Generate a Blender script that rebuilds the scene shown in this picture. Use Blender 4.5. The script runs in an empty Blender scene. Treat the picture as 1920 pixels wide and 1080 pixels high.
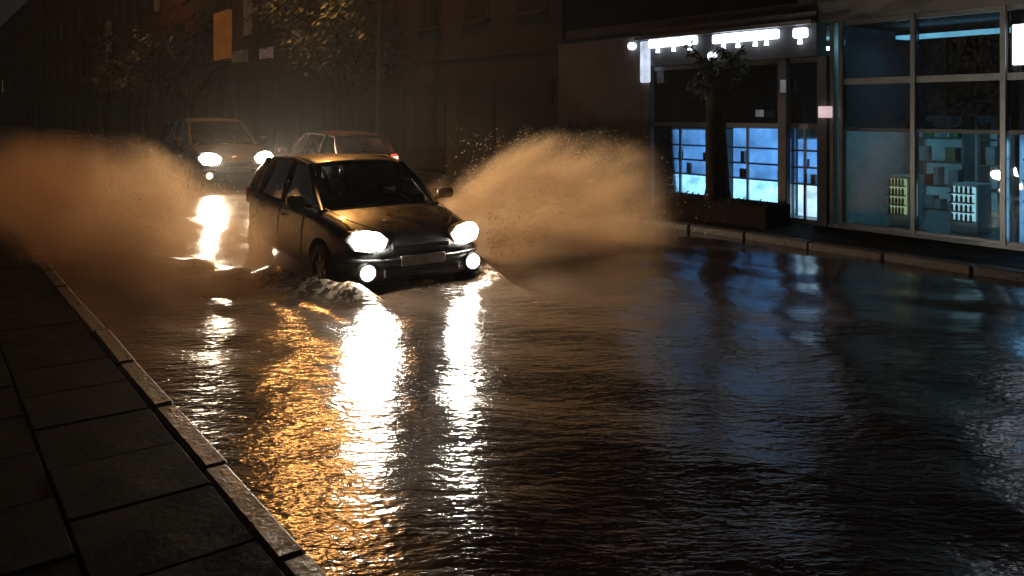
import bpy, bmesh, math, random
from mathutils import Vector, Matrix, noise

scene = bpy.context.scene
col = scene.collection
R = math.radians
random.seed(7)

# ------------------------------------------------------------------ camera
CAM_H = 1.78
cam_data = bpy.data.cameras.new('camera')
cam_data.sensor_width = 36.0
cam_data.lens = 36.0 * 1500 / 1920
cam_data.shift_y = -330 / 1920
cam_data.clip_end = 2000
cam_data.clip_start = 0.05
cam = bpy.data.objects.new('camera', cam_data)
cam.location = (0, 0, CAM_H)
cam.rotation_euler = (R(90), 0, 0)
col.objects.link(cam)
scene.camera = cam

# ------------------------------------------------------------------ night sky, faint moon, exposure
SUN_EL, SUN_AZ = R(4), R(150)
world = bpy.data.worlds.new('World')
scene.world = world
world.use_nodes = True
nt = world.node_tree
nt.nodes.clear()
wo = nt.nodes.new('ShaderNodeOutputWorld')
sky = nt.nodes.new('ShaderNodeTexSky')
sky.sky_type = 'NISHITA'
sky.sun_disc = False
sky.sun_elevation = SUN_EL
sky.sun_rotation = SUN_AZ
sky.air_density = 1.0
sky.dust_density = 1.0
bg = nt.nodes.new('ShaderNodeBackground')
bg.inputs['Strength'].default_value = 0.0012
nt.links.new(sky.outputs[0], bg.inputs['Color'])
bg2 = nt.nodes.new('ShaderNodeBackground')          # low cloud lit by the town
bg2.inputs['Color'].default_value = (0.0052, 0.0045, 0.0056, 1)
bg2.inputs['Strength'].default_value = 1.0
ad = nt.nodes.new('ShaderNodeAddShader')
nt.links.new(bg.outputs[0], ad.inputs[0])
nt.links.new(bg2.outputs[0], ad.inputs[1])
nt.links.new(ad.outputs[0], wo.inputs['Surface'])

moon_d = bpy.data.lights.new('moon', 'SUN')
moon_d.energy = 0.004
moon_d.angle = R(10)
moon_d.color = (0.75, 0.85, 1.0)
moon = bpy.data.objects.new('moon', moon_d)
moon.rotation_euler = (R(90) - SUN_EL - R(30), 0, -SUN_AZ)
moon.location = (0, 0, 30)
col.objects.link(moon)

scene.view_settings.view_transform = 'Standard'
scene.view_settings.look = 'None'
scene.view_settings.exposure = 0.0
scene.view_settings.gamma = 1.0
scene.view_settings.use_curve_mapping = False
scene.cycles.use_denoising = True
scene.cycles.volume_step_rate = 2.0
scene.cycles.volume_max_steps = 48
scene.cycles.max_bounces = 6
scene.cycles.use_adaptive_sampling = True
scene.cycles.adaptive_threshold = 0.03
scene.cycles.adaptive_min_samples = 16
scene.cycles.volume_bounces = 1
scene.cycles.sample_clamp_indirect = 4.0
scene.cycles.caustics_reflective = False
scene.cycles.caustics_refractive = False

# ------------------------------------------------------------------ road frame: s along the road (towards the near right), n across it
RV = Vector((0.6, -0.8, 0))
NV = Vector((0.8, 0.6, 0))
ROAD_ROT = math.atan2(-0.8, 0.6)          # local x -> RV ; local y -> NV
def P(s, n, z=0.0):
    v = RV * s + NV * n
    return Vector((v.x, v.y, z))

# ------------------------------------------------------------------ materials
MATS = {}
def new_mat(name):
    m = bpy.data.materials.new(name)
    m.use_nodes = True
    m.node_tree.nodes.clear()
    MATS[name] = m
    return m, m.node_tree.nodes, m.node_tree.links

def pmat(name, base, rough=0.5, metal=0.0, spec=0.5, vary=0.25, scale=6.0, bump=0.0, bscale=40.0,
         coat=0.0, emis=None, estr=0.0, rvary=0.0, object_vary=0.0, stain=None):
    m, N, L = new_mat(name)
    out = N.new('ShaderNodeOutputMaterial')
    b = N.new('ShaderNodeBsdfPrincipled')
    L.new(b.outputs[0], out.inputs['Surface'])
    b.inputs['Metallic'].default_value = metal
    b.inputs['Specular IOR Level'].default_value = spec
    b.inputs['Coat Weight'].default_value = coat
    b.inputs['Coat Roughness'].default_value = 0.04
    tc = N.new('ShaderNodeTexCoord')
    nz = N.new('ShaderNodeTexNoise')
    nz.inputs['Scale'].default_value = scale
    nz.inputs['Detail'].default_value = 6
    nz.inputs['Roughness'].default_value = 0.62
    L.new(tc.outputs['Object'], nz.inputs['Vector'])
    mr = N.new('ShaderNodeMapRange')
    mr.inputs['From Min'].default_value = 0.3
    mr.inputs['From Max'].default_value = 0.7
    mr.inputs['To Min'].default_value = 1 - vary
    mr.inputs['To Max'].default_value = 1 + vary
    L.new(nz.outputs['Fac'], mr.inputs['Value'])
    hsv = N.new('ShaderNodeHueSaturation')
    hsv.inputs['Color'].default_value = (*base, 1)
    if object_vary:
        oi = N.new('ShaderNodeObjectInfo')
        mo = N.new('ShaderNodeMapRange')
        mo.inputs['To Min'].default_value = 1 - object_vary
        mo.inputs['To Max'].default_value = 1 + object_vary
        L.new(oi.outputs['Random'], mo.inputs['Value'])
        mu = N.new('ShaderNodeMath'); mu.operation = 'MULTIPLY'
        L.new(mr.outputs[0], mu.inputs[0]); L.new(mo.outputs[0], mu.inputs[1])
        L.new(mu.outputs[0], hsv.inputs['Value'])
    else:
        L.new(mr.outputs[0], hsv.inputs['Value'])
    colout = hsv.outputs[0]
    if stain:
        n2 = N.new('ShaderNodeTexNoise')
        n2.inputs['Scale'].default_value = stain[1]
        n2.inputs['Detail'].default_value = 8
        L.new(tc.outputs['Object'], n2.inputs['Vector'])
        cr = N.new('ShaderNodeMapRange')
        cr.inputs['From Min'].default_value = 0.5
        cr.inputs['From Max'].default_value = 0.68
        L.new(n2.outputs['Fac'], cr.inputs['Value'])
        mx = N.new('ShaderNodeMix'); mx.data_type = 'RGBA'
        L.new(cr.outputs[0], mx.inputs['Factor'])
        L.new(colout, mx.inputs['A'])
        mx.inputs['B'].default_value = (*stain[0], 1)
        colout = mx.outputs['Result']
    L.new(colout, b.inputs['Base Color'])
    if rvary:
        rr = N.new('ShaderNodeMapRange')
        rr.inputs['From Min'].default_value = 0.35
        rr.inputs['From Max'].default_value = 0.65
        rr.inputs['To Min'].default_value = max(0.02, rough - rvary)
        rr.inputs['To Max'].default_value = min(1, rough + rvary)
        L.new(nz.outputs['Fac'], rr.inputs['Value'])
        L.new(rr.outputs[0], b.inputs['Roughness'])
    else:
        b.inputs['Roughness'].default_value = rough
    if bump:
        nb = N.new('ShaderNodeTexNoise')
        nb.inputs['Scale'].default_value = bscale
        nb.inputs['Detail'].default_value = 5
        L.new(tc.outputs['Object'], nb.inputs['Vector'])
        bp = N.new('ShaderNodeBump')
        bp.inputs['Strength'].default_value = bump
        bp.inputs['Distance'].default_value = 0.02
        L.new(nb.outputs['Fac'], bp.inputs['Height'])
        L.new(bp.outputs[0], b.inputs['Normal'])
    if emis:
        b.inputs['Emission Color'].default_value = (*emis, 1)
        b.inputs['Emission Strength'].default_value = estr
    return m

def emat(name, color, strength, vary=0.15, scale=4.0):
    m, N, L = new_mat(name)
    out = N.new('ShaderNodeOutputMaterial')
    e = N.new('ShaderNodeEmission')
    e.inputs['Color'].default_value = (*color, 1)
    tc = N.new('ShaderNodeTexCoord')
    nz = N.new('ShaderNodeTexNoise')
    nz.inputs['Scale'].default_value = scale
    L.new(tc.outputs['Object'], nz.inputs['Vector'])
    mr = N.new('ShaderNodeMapRange')
    mr.inputs['From Min'].default_value = 0.3
    mr.inputs['From Max'].default_value = 0.7
    mr.inputs['To Min'].default_value = strength * (1 - vary)
    mr.inputs['To Max'].default_value = strength * (1 + vary)
    L.new(nz.outputs['Fac'], mr.inputs['Value'])
    L.new(mr.outputs[0], e.inputs['Strength'])
    L.new(e.outputs[0], out.inputs['Surface'])
    return m

def glass_mat(name, tint, rough=0.03, dirt=0.05):
    m, N, L = new_mat(name)
    out = N.new('ShaderNodeOutputMaterial')
    tr = N.new('ShaderNodeBsdfTransparent'); tr.inputs[0].default_value = (*tint, 1)
    gl = N.new('ShaderNodeBsdfGlossy'); gl.inputs['Roughness'].default_value = rough
    df = N.new('ShaderNodeBsdfDiffuse'); df.inputs[0].default_value = (0.35, 0.33, 0.3, 1)
    fr = N.new('ShaderNodeFresnel'); fr.inputs[0].default_value = 1.5
    m1 = N.new('ShaderNodeMixShader'); m2 = N.new('ShaderNodeMixShader')
    tc = N.new('ShaderNodeTexCoord')
    nz = N.new('ShaderNodeTexNoise'); nz.inputs['Scale'].default_value = 25; nz.inputs['Detail'].default_value = 6
    L.new(tc.outputs['Object'], nz.inputs['Vector'])
    mr = N.new('ShaderNodeMapRange')
    mr.inputs['From Min'].default_value = 0.4; mr.inputs['From Max'].default_value = 0.75
    mr.inputs['To Min'].default_value = 0.0; mr.inputs['To Max'].default_value = dirt
    L.new(nz.outputs['Fac'], mr.inputs['Value'])
    L.new(fr.outputs[0], m1.inputs[0]); L.new(tr.outputs[0], m1.inputs[1]); L.new(gl.outputs[0], m1.inputs[2])
    L.new(mr.outputs[0], m2.inputs[0]); L.new(m1.outputs[0], m2.inputs[1]); L.new(df.outputs[0], m2.inputs[2])
    L.new(m2.outputs[0], out.inputs['Surface'])
    return m

M = MATS
pmat('asphalt', (0.05, 0.048, 0.045), 0.55, bump=0.5, bscale=60)
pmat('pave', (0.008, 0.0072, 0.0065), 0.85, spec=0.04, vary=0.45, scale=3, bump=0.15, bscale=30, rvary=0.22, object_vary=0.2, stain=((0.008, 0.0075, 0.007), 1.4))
pmat('kerb_stone', (0.085, 0.07, 0.056), 0.5, spec=0.3, vary=0.35, scale=5, bump=0.5, bscale=25, rvary=0.15, object_vary=0.18, stain=((0.05, 0.042, 0.035), 3.0))
pmat('kerb_dark', (0.035, 0.024, 0.018), 0.6, spec=0.2, vary=0.35, scale=5, bump=0.5, bscale=25, rvary=0.15, object_vary=0.18)
pmat('concrete', (0.17, 0.165, 0.16), 0.75, vary=0.25, scale=2.0, bump=0.25, bscale=18, stain=((0.14, 0.13, 0.12), 1.1))
pmat('render_dark', (0.09, 0.09, 0.095), 0.8, vary=0.2, scale=1.5, bump=0.2, bscale=20)
pmat('wall_brown', (0.085, 0.045, 0.028), 0.85, vary=0.35, scale=0.8, bump=0.25, bscale=8, stain=((0.05, 0.034, 0.026), 0.5))
pmat('wall_grey', (0.035, 0.031, 0.031), 0.85, vary=0.3, scale=0.8, bump=0.2, bscale=8, stain=((0.03, 0.027, 0.025), 0.5))
pmat('wall_rust', (0.09, 0.042, 0.03), 0.85, vary=0.3, scale=0.8, bump=0.2, bscale=8)
pmat('frame_metal', (0.20, 0.21, 0.22), 0.4, metal=0.6, vary=0.15)
pmat('frame_dark', (0.05, 0.05, 0.055), 0.45, vary=0.2)
pmat('shutter', (0.035, 0.03, 0.027), 0.5, vary=0.25)
pmat('roofing', (0.07, 0.065, 0.065), 0.85)
pmat('tyre', (0.02, 0.02, 0.02), 0.75, bump=0.3, bscale=60)
pmat('rim', (0.42, 0.42, 0.43), 0.35, metal=0.9, vary=0.2)
pmat('trim_black', (0.014, 0.014, 0.015), 0.45)
pmat('chrome', (0.65, 0.65, 0.66), 0.15, metal=1.0, vary=0.08)
pmat('seat_fabric', (0.04, 0.04, 0.045), 0.9)
pmat('plate_white', (0.22, 0.21, 0.19), 0.4, vary=0.15, scale=12)
pmat('paint_black', (0.016, 0.018, 0.020), 0.34, coat=0.5, vary=0.15, bump=0.06, bscale=90, rvary=0.08, spec=0.5, stain=((0.024, 0.022, 0.020), 4.0))
pmat('paint_silver', (0.04, 0.038, 0.037), 0.6, metal=0.0, spec=0.3, coat=0.1, vary=0.15, bump=0.05, bscale=90)
pmat('paint_red', (0.025, 0.004, 0.004), 0.7, spec=0.15, coat=0.0, vary=0.15)
pmat('bark', (0.03, 0.02, 0.015), 0.95, spec=0.1, vary=0.4, scale=12, bump=0.8, bscale=25)
pmat('leaf', (0.03, 0.04, 0.016), 0.55, vary=0.4, scale=20)
pmat('leaf_dark', (0.022, 0.032, 0.016), 0.6, vary=0.4, scale=20)
pmat('soil', (0.04, 0.03, 0.02), 0.95)
pmat('planter', (0.020, 0.011, 0.009), 0.95, spec=0.05, vary=0.3, scale=4, bump=0.3, bscale=25)
pmat('pole', (0.08, 0.08, 0.08), 0.5, metal=0.5, vary=0.2)
pmat('shop_white', (0.5, 0.55, 0.6), 0.5, vary=0.12)
pmat('shop_floor', (0.3, 0.32, 0.34), 0.25, vary=0.2)
pmat('goods_red', (0.3, 0.06, 0.06), 0.5); pmat('goods_green', (0.08, 0.25, 0.1), 0.5); pmat('goods_tan', (0.35, 0.28, 0.15), 0.5)
emat('led_white', (0.80, 0.88, 1.0), 3.2, vary=0.5, scale=9)
emat('led_dim', (0.72, 0.82, 1.0), 0.9, vary=0.3, scale=5)
emat('case_blue', (0.15, 0.42, 0.95), 1.35, vary=0.45, scale=2.5)
emat('case_cyan', (0.30, 0.66, 1.0), 3.4, vary=0.5, scale=3.5)
emat('case_white', (0.66, 0.86, 1.0), 2.0, vary=0.4, scale=4)
emat('ceil_teal', (0.22, 0.55, 0.65), 13.0, vary=0.2)
emat('added_teal_glow', (0.16, 0.42, 0.52), 0.28, vary=0.5, scale=1.6)
emat('lamp_cyan', (0.5, 0.9, 1.0), 1.0, vary=0.2)
emat('lamp_lime', (0.75, 0.95, 0.5), 0.5, vary=0.2)
emat('lamp_pink', (1.0, 0.75, 0.75), 0.7, vary=0.2)
emat('sign_amber', (1.0, 0.30, 0.03), 0.09, vary=0.35, scale=2)
emat('win_dim', (1.0, 0.55, 0.28), 0.028, vary=0.6, scale=3)
emat('win_cool', (0.85, 0.9, 0.9), 0.12, vary=0.4, scale=3)
emat('win_pink', (1.0, 0.6, 0.5), 0.06, vary=0.4, scale=3)
emat('head_near', (1.0, 0.89, 0.73), 480.0, vary=0.1)
emat('fog_near', (1.0, 0.88, 0.72), 60.0, vary=0.1)
emat('head_far', (1.0, 0.86, 0.68), 120.0, vary=0.1)
emat('fog_far', (1.0, 0.72, 0.45), 6.0, vary=0.1)
emat('tail_red', (1.0, 0.10, 0.05), 1.1, vary=0.2)
emat('tail_white', (1.0, 0.55, 0.48), 2.2, vary=0.2)
emat('sodium', (1.0, 0.27, 0.02), 180.0, vary=0.05)
glass_mat('car_glass', (0.16, 0.19, 0.19), 0.03, 0.10)
glass_mat('shop_glass', (0.75, 0.82, 0.85), 0.02, 0.06)
glass_mat('dark_glass', (0.22, 0.25, 0.28), 0.05, 0.15)
glass_mat('lens_glass', (0.9, 0.9, 0.9), 0.03, 0.03)

# muddy flood water, rippled
def water_material():
    m, N, L = new_mat('flood_water')
    out = N.new('ShaderNodeOutputMaterial')
    b = N.new('ShaderNodeBsdfPrincipled')
    L.new(b.outputs[0], out.inputs['Surface'])
    b.inputs['Base Color'].default_value = (0.062, 0.045, 0.033, 1)
    b.inputs['Roughness'].default_value = 0.17
    b.inputs['IOR'].default_value = 1.36
    tc = N.new('ShaderNodeTexCoord')
    geo = N.new('ShaderNodeNewGeometry')
    def ntex(scale, sx, sy, rot, detail, rough=0.55):
        mp = N.new('ShaderNodeMapping')
        mp.inputs['Scale'].default_value = (sx, sy, 1)
        L.new(geo.outputs['Position'], mp.inputs['Vector'])
        t = N.new('ShaderNodeTexNoise')
        t.inputs['Scale'].default_value = scale
        t.inputs['Detail'].default_value = detail
        t.inputs['Roughness'].default_value = rough
        L.new(mp.outputs[0], t.inputs['Vector'])
        return t
    a = ntex(9.0, 0.45, 1.15, 0, 2.5)
    c = ntex(36.0, 0.5, 1.1, 0, 2.0)
    # calmer water towards the far kerb
    sx_ = N.new('ShaderNodeSeparateXYZ'); L.new(tc.outputs['Object'], sx_.inputs[0])
    calm = N.new('ShaderNodeMapRange'); calm.interpolation_type = 'SMOOTHSTEP'
    for k_, q_ in zip(('From Min', 'From Max', 'To Min', 'To Max'), (5.0, 8.0, 1.0, 0.35)):
        calm.inputs[k_].default_value = q_
    L.new(sx_.outputs[1], calm.inputs['Value'])
    # rain pocks
    vo = N.new('ShaderNodeTexVoronoi'); vo.inputs['Scale'].default_value = 4.5
    vo.inputs['Randomness'].default_value = 1.0
    L.new(tc.outputs['Object'], vo.inputs['Vector'])
    sn = N.new('ShaderNodeMath'); sn.operation = 'MULTIPLY'; sn.inputs[1].default_value = 95.0
    L.new(vo.outputs['Distance'], sn.inputs[0])
    si = N.new('ShaderNodeMath'); si.operation = 'SINE'
    L.new(sn.outputs[0], si.inputs[0])
    fd = N.new('ShaderNodeMapRange')
    fd.inputs['From Min'].default_value = 0.02; fd.inputs['From Max'].default_value = 0.22
    fd.inputs['To Min'].default_value = 1.0; fd.inputs['To Max'].default_value = 0.0
    L.new(vo.outputs['Distance'], fd.inputs['Value'])
    mm = N.new('ShaderNodeMath'); mm.operation = 'MULTIPLY'
    L.new(si.outputs[0], mm.inputs[0]); L.new(fd.outputs[0], mm.inputs[1])
    b1 = N.new('ShaderNodeBump'); b1.inputs['Strength'].default_value = 1.0; b1.inputs['Distance'].default_value = 0.0120; L.new(calm.outputs[0], b1.inputs['Strength'])
    L.new(a.outputs['Fac'], b1.inputs['Height'])
    b2 = N.new('ShaderNodeBump'); b2.inputs['Strength'].default_value = 1.0; b2.inputs['Distance'].default_value = 0.0046; L.new(calm.outputs[0], b2.inputs['Strength'])
    L.new(c.outputs['Fac'], b2.inputs['Height']); L.new(b1.outputs[0], b2.inputs['Normal'])
    b3 = N.new('ShaderNodeBump'); b3.inputs['Strength'].default_value = 1.0; b3.inputs['Distance'].default_value = 0.0007
    L.new(mm.outputs[0], b3.inputs['Height']); L.new(b2.outputs[0], b3.inputs['Normal'])
    L.new(b3.outputs[0], b.inputs['Normal'])
    # froth on the steep bow wave
    fz = N.new('ShaderNodeMapRange'); fz.interpolation_type = 'SMOOTHSTEP'
    for k_, q_ in zip(('From Min', 'From Max', 'To Min', 'To Max'), (0.035, 0.12, 0.0, 1.0)):
        fz.inputs[k_].default_value = q_
    L.new(sx_.outputs[2], fz.inputs['Value'])
    fn = N.new('ShaderNodeTexNoise'); fn.inputs['Scale'].default_value = 14; fn.inputs['Detail'].default_value = 8; fn.inputs['Roughness'].default_value = 0.7
    L.new(geo.outputs['Position'], fn.inputs['Vector'])
    fr_ = N.new('ShaderNodeMapRange')
    fr_.inputs['From Min'].default_value = 0.47; fr_.inputs['From Max'].default_value = 0.60
    L.new(fn.outputs['Fac'], fr_.inputs['Value'])
    fm = N.new('ShaderNodeMath'); fm.operation = 'MULTIPLY'
    L.new(fz.outputs[0], fm.inputs[0]); L.new(fr_.outputs[0], fm.inputs[1])
    mxf = N.new('ShaderNodeMix'); mxf.data_type = 'RGBA'
    mxf.inputs['A'].default_value = (0.046, 0.031, 0.021, 1); mxf.inputs['B'].default_value = (0.38, 0.31, 0.24, 1)
    L.new(fm.outputs[0], mxf.inputs['Factor']); L.new(mxf.outputs['Result'], b.inputs['Base Color'])
    rgm = N.new('ShaderNodeMapRange'); rgm.inputs['To Min'].default_value = 0.17; rgm.inputs['To Max'].default_value = 0.6
    L.new(fm.outputs[0], rgm.inputs['Value']); L.new(rgm.outputs[0], b.inputs['Roughness'])
    return m
water_material()

# airborne droplets
def drop_material():
    m, N, L = new_mat('droplets')
    out = N.new('ShaderNodeOutputMaterial')
    d = N.new('ShaderNodeBsdfDiffuse'); d.inputs[0].default_value = (0.62, 0.50, 0.38, 1)
    t = N.new('ShaderNodeBsdfTranslucent'); t.inputs[0].default_value = (0.92, 0.80, 0.64, 1)
    g = N.new('ShaderNodeBsdfGlossy'); g.inputs['Roughness'].default_value = 0.1
    m1 = N.new('ShaderNodeMixShader'); m1.inputs[0].default_value = 0.8
    m2 = N.new('ShaderNodeMixShader'); m2.inputs[0].default_value = 0.22
    L.new(d.outputs[0], m1.inputs[1]); L.new(t.outputs[0], m1.inputs[2])
    L.new(m1.outputs[0], m2.inputs[1]); L.new(g.outputs[0], m2.inputs[2])
    L.new(m2.outputs[0], out.inputs['Surface'])
drop_material()

# a spray cloud: density falls off from its spine, streaked by noise, in the cloud's own coordinates
def spray_material(name, length, ty, h0, h1, dens, lean, seed, fade_in, fade_out):
    m, N, L = new_mat(name)
    out = N.new('ShaderNodeOutputMaterial')
    pv = N.new('ShaderNodeVolumePrincipled')
    pv.inputs['Color'].default_value = (0.86, 0.60, 0.36, 1)
    pv.inputs['Anisotropy'].default_value = 0.25
    L.new(pv.outputs[0], out.inputs['Volume'])
    tc = N.new('ShaderNodeTexCoord')
    sp = N.new('ShaderNodeSeparateXYZ')
    L.new(tc.outputs['Object'], sp.inputs[0])
    def mth(op, a, b=None, clamp=False):
        n = N.new('ShaderNodeMath'); n.operation = op; n.use_clamp = clamp
        for i, v in enumerate((a, b)):
            if v is None: continue
            if isinstance(v, (int, float)): n.inputs[i].default_value = v
            else: L.new(v, n.inputs[i])
        return n.outputs[0]
    def mrange(v, a, b, c, d, smooth=True):
        n = N.new('ShaderNodeMapRange')
        if smooth: n.interpolation_type = 'SMOOTHSTEP'
        for k, q in zip(('From Min', 'From Max', 'To Min', 'To Max'), (a, b, c, d)):
            n.inputs[k].default_value = q
        L.new(v, n.inputs['Value'])
        return n.outputs[0]
    x, y, z = sp.outputs[0], sp.outputs[1], sp.outputs[2]
    h = mrange(x, 0.0, length * 0.45, h0, h1)
    yc = mth('SUBTRACT', y, mth('MULTIPLY', z, lean))
    ey = mth('POWER', mth('ABSOLUTE', mth('DIVIDE', yc, ty)), 2.0)
    ez = mth('POWER', mth('ABSOLUTE', mth('DIVIDE', z, h)), 2.6)
    # torn edge
    nz = N.new('ShaderNodeTexNoise'); nz.noise_dimensions = '4D'
    nz.inputs['W'].default_value = seed
    nz.inputs['Scale'].default_value = 1.6
    nz.inputs['Detail'].default_value = 4.0
    nz.inputs['Roughness'].default_value = 0.6
    xo = mth('ADD', x, 0.7); zo = mth('ADD', z, 0.12)
    ang = mth('ARCTAN2', zo, xo)
    rad = mth('SQRT', mth('ADD', mth('MULTIPLY', xo, xo), mth('MULTIPLY', zo, zo)))
    cv = N.new('ShaderNodeCombineXYZ')
    L.new(mth('MULTIPLY', ang, 4.5), cv.inputs[0]); L.new(mth('MULTIPLY', rad, 0.42), cv.inputs[1]); L.new(mth('MULTIPLY', y, 0.8), cv.inputs[2])
    L.new(cv.outputs[0], nz.inputs['Vector'])
    nn = mrange(nz.outputs['Fac'], 0.30, 0.70, 0.0, 1.0)
    e = mth('SUBTRACT', mth('SUBTRACT', 1.0, ey), ez)
    e = mth('ADD', e, mth('MULTIPLY', mth('SUBTRACT', nn, 0.5), 0.38))
    e = mth('POWER', mth('MAXIMUM', e, 0.0), 1.35)
    fx = mth('MULTIPLY', mrange(x, 0.0, fade_in, 0.0, 1.0), mrange(x, length - fade_out, length, 1.0, 0.0))
    d = mth('MULTIPLY', mth('MULTIPLY', e, fx), mrange(nz.outputs['Fac'], 0.25, 0.75, 0.12 * dens, 2.0 * dens))
    L.new(d, pv.inputs['Density'])
    return m

# ------------------------------------------------------------------ mesh helpers
def tag(o, label=None, cat=None, group=None, kind=None):
    if label: o['label'] = label
    if cat: o['category'] = cat
    if group: o['group'] = group
    if kind: o['kind'] = kind
    return o

def empty(name, loc=(0, 0, 0), rz=0.0, parent=None):
    o = bpy.data.objects.new(name, None)
    o.empty_display_size = 0.2
    o.location = loc
    o.rotation_euler = (0, 0, rz)
    if parent: o.parent = parent
    col.objects.link(o)
    return o

def obj(name, bm, mat, parent=None, smooth=False, bevel=0.0):
    if bevel:
        bmesh.ops.bevel(bm, geom=[e for e in bm.edges if e.is_manifold and e.calc_face_angle(0) > 0.5],
                        offset=bevel, segments=1, affect='EDGES', profile=0.5)
    me = bpy.data.meshes.new(name)
    bm.normal_update()
    bm.to_mesh(me); bm.free()
    if smooth:
        for p in me.polygons: p.use_smooth = True
    me.materials.append(M[mat])
    o = bpy.data.objects.new(name, me)
    col.objects.link(o)
    if parent: o.parent = parent
    return o

def link_copy(o, parent=None):
    c = o.copy(); col.objects.link(c)
    if parent: c.parent = parent
    return c

def box(bm, c, d, rz=0.0, rx=0.0, ry=0.0):
    mt = Matrix.Translation(c) @ Matrix.Rotation(rz, 4, 'Z') @ Matrix.Rotation(ry, 4, 'Y') @ Matrix.Rotation(rx, 4, 'X') @ Matrix.Diagonal((d[0], d[1], d[2], 1))
    bmesh.ops.create_cube(bm, size=1.0, matrix=mt)
    return bm

def BX(c, d, **k): return box(bmesh.new(), c, d, **k)

def span(bm, x0, x1, y0, y1, z0, z1):
    return box(bm, ((x0 + x1) / 2, (y0 + y1) / 2, (z0 + z1) / 2), (abs(x1 - x0), abs(y1 - y0), abs(z1 - z0)))
def SP(*a): return span(bmesh.new(), *a)

def tube(bm, pts, rads, seg=8, cap=True):
    pts = [Vector(p) for p in pts]
    if not isinstance(rads, (list, tuple)): rads = [rads] * len(pts)
    rings = []
    up = Vector((0.13, 0.21, 1)).normalized()
    for i, p in enumerate(pts):
        if i == 0: d = pts[1] - p
        elif i == len(pts) - 1: d = p - pts[i - 1]
        else: d = pts[i + 1] - pts[i - 1]
        d.normalize()
        a = d.cross(up)
        if a.length < 0.05: a = d.cross(Vector((1, 0, 0)))
        a.normalize(); b = d.cross(a)
        r = rads[i]
        ra, rb = r if isinstance(r, (tuple, list)) else (r, r)
        rings.append([bm.verts.new(p + a * math.cos(2 * math.pi * k / seg) * ra + b * math.sin(2 * math.pi * k / seg) * rb) for k in range(seg)])
    for q in range(len(rings) - 1):
        for k in range(seg):
            bm.faces.new((rings[q][k], rings[q][(k + 1) % seg], rings[q + 1][(k + 1) % seg], rings[q + 1][k]))
    if cap:
        bm.faces.new(rings[0]); bm.faces.new(rings[-1][::-1])
    return bm
def TB(pts, rads, seg=8, cap=True): return tube(bmesh.new(), pts, rads, seg, cap)

def cyl(bm, c, r, d, axis='Y', seg=24, r2=None):
    rot = {'Z': Matrix.Identity(4), 'Y': Matrix.Rotation(R(90), 4, 'X'), 'X': Matrix.Rotation(R(90), 4, 'Y')}[axis]
    bmesh.ops.create_cone(bm, cap_ends=True, segments=seg, radius1=r, radius2=r if r2 is None else r2, depth=d, matrix=Matrix.Translation(c) @ rot)
    return bm

def patch(corners, bulge=(0, 0, 0), nu=8, nv=6, thick=0.0):
    """bilinear patch a-b-c-d (a->b along u, a->d along v) bulging by a vector in the middle"""
    a, b, c, d = [Vector(q) for q in corners]
    bm = bmesh.new(); g = []
    bl = Vector(bulge)
    for j in range(nv + 1):
        v = j / nv; row = []
        for i in range(nu + 1):
            u = i / nu
            p = (a * (1 - u) + b * u) * (1 - v) + (d * (1 - u) + c * u) * v
            p = p + bl * (1 - (2 * u - 1) ** 2) * (0.5 + 0.5 * (1 - (2 * v - 1) ** 2))
            row.append(bm.verts.new(p))
        g.append(row)
    for j in range(nv):
        for i in range(nu):
            bm.faces.new((g[j][i], g[j][i + 1], g[j + 1][i + 1], g[j + 1][i]))
    if thick:
        bm.normal_update()
        bmesh.ops.solidify(bm, geom=bm.faces[:], thickness=thick)
    return bm

def extrude_poly(bm, pts, off):
    off = Vector(off)
    a = [bm.verts.new(p) for p in pts]
    b = [bm.verts.new(Vector(p) + off) for p in pts]
    n = len(pts)
    bm.faces.new(a); bm.faces.new(b[::-1])
    for i in range(n):
        bm.faces.new((a[i], b[i], b[(i + 1) % n], a[(i + 1) % n]))
    bmesh.ops.recalc_face_normals(bm, faces=bm.faces)
    return bm

def evaluated(o, name):
    dg = bpy.context.evaluated_depsgraph_get()
    dg.update()
    me = bpy.data.meshes.new_from_object(o.evaluated_get(dg))
    me.name = name
    return me

# ================================================================== THE SETTING
def ground():
    bm = bmesh.new()
    span(bm, -400, 60, -120, 160, -0.62, -0.40)
    o = obj('ground', bm, 'asphalt'); o.rotation_euler.z = ROAD_ROT
    tag(o, kind='structure')
    bm = SP(-160, 10, 1.2, 9.4, -0.35, -0.15)
    o = obj('road', bm, 'asphalt'); o.rotation_euler.z = ROAD_ROT
    tag(o, kind='structure')
ground()

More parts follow.
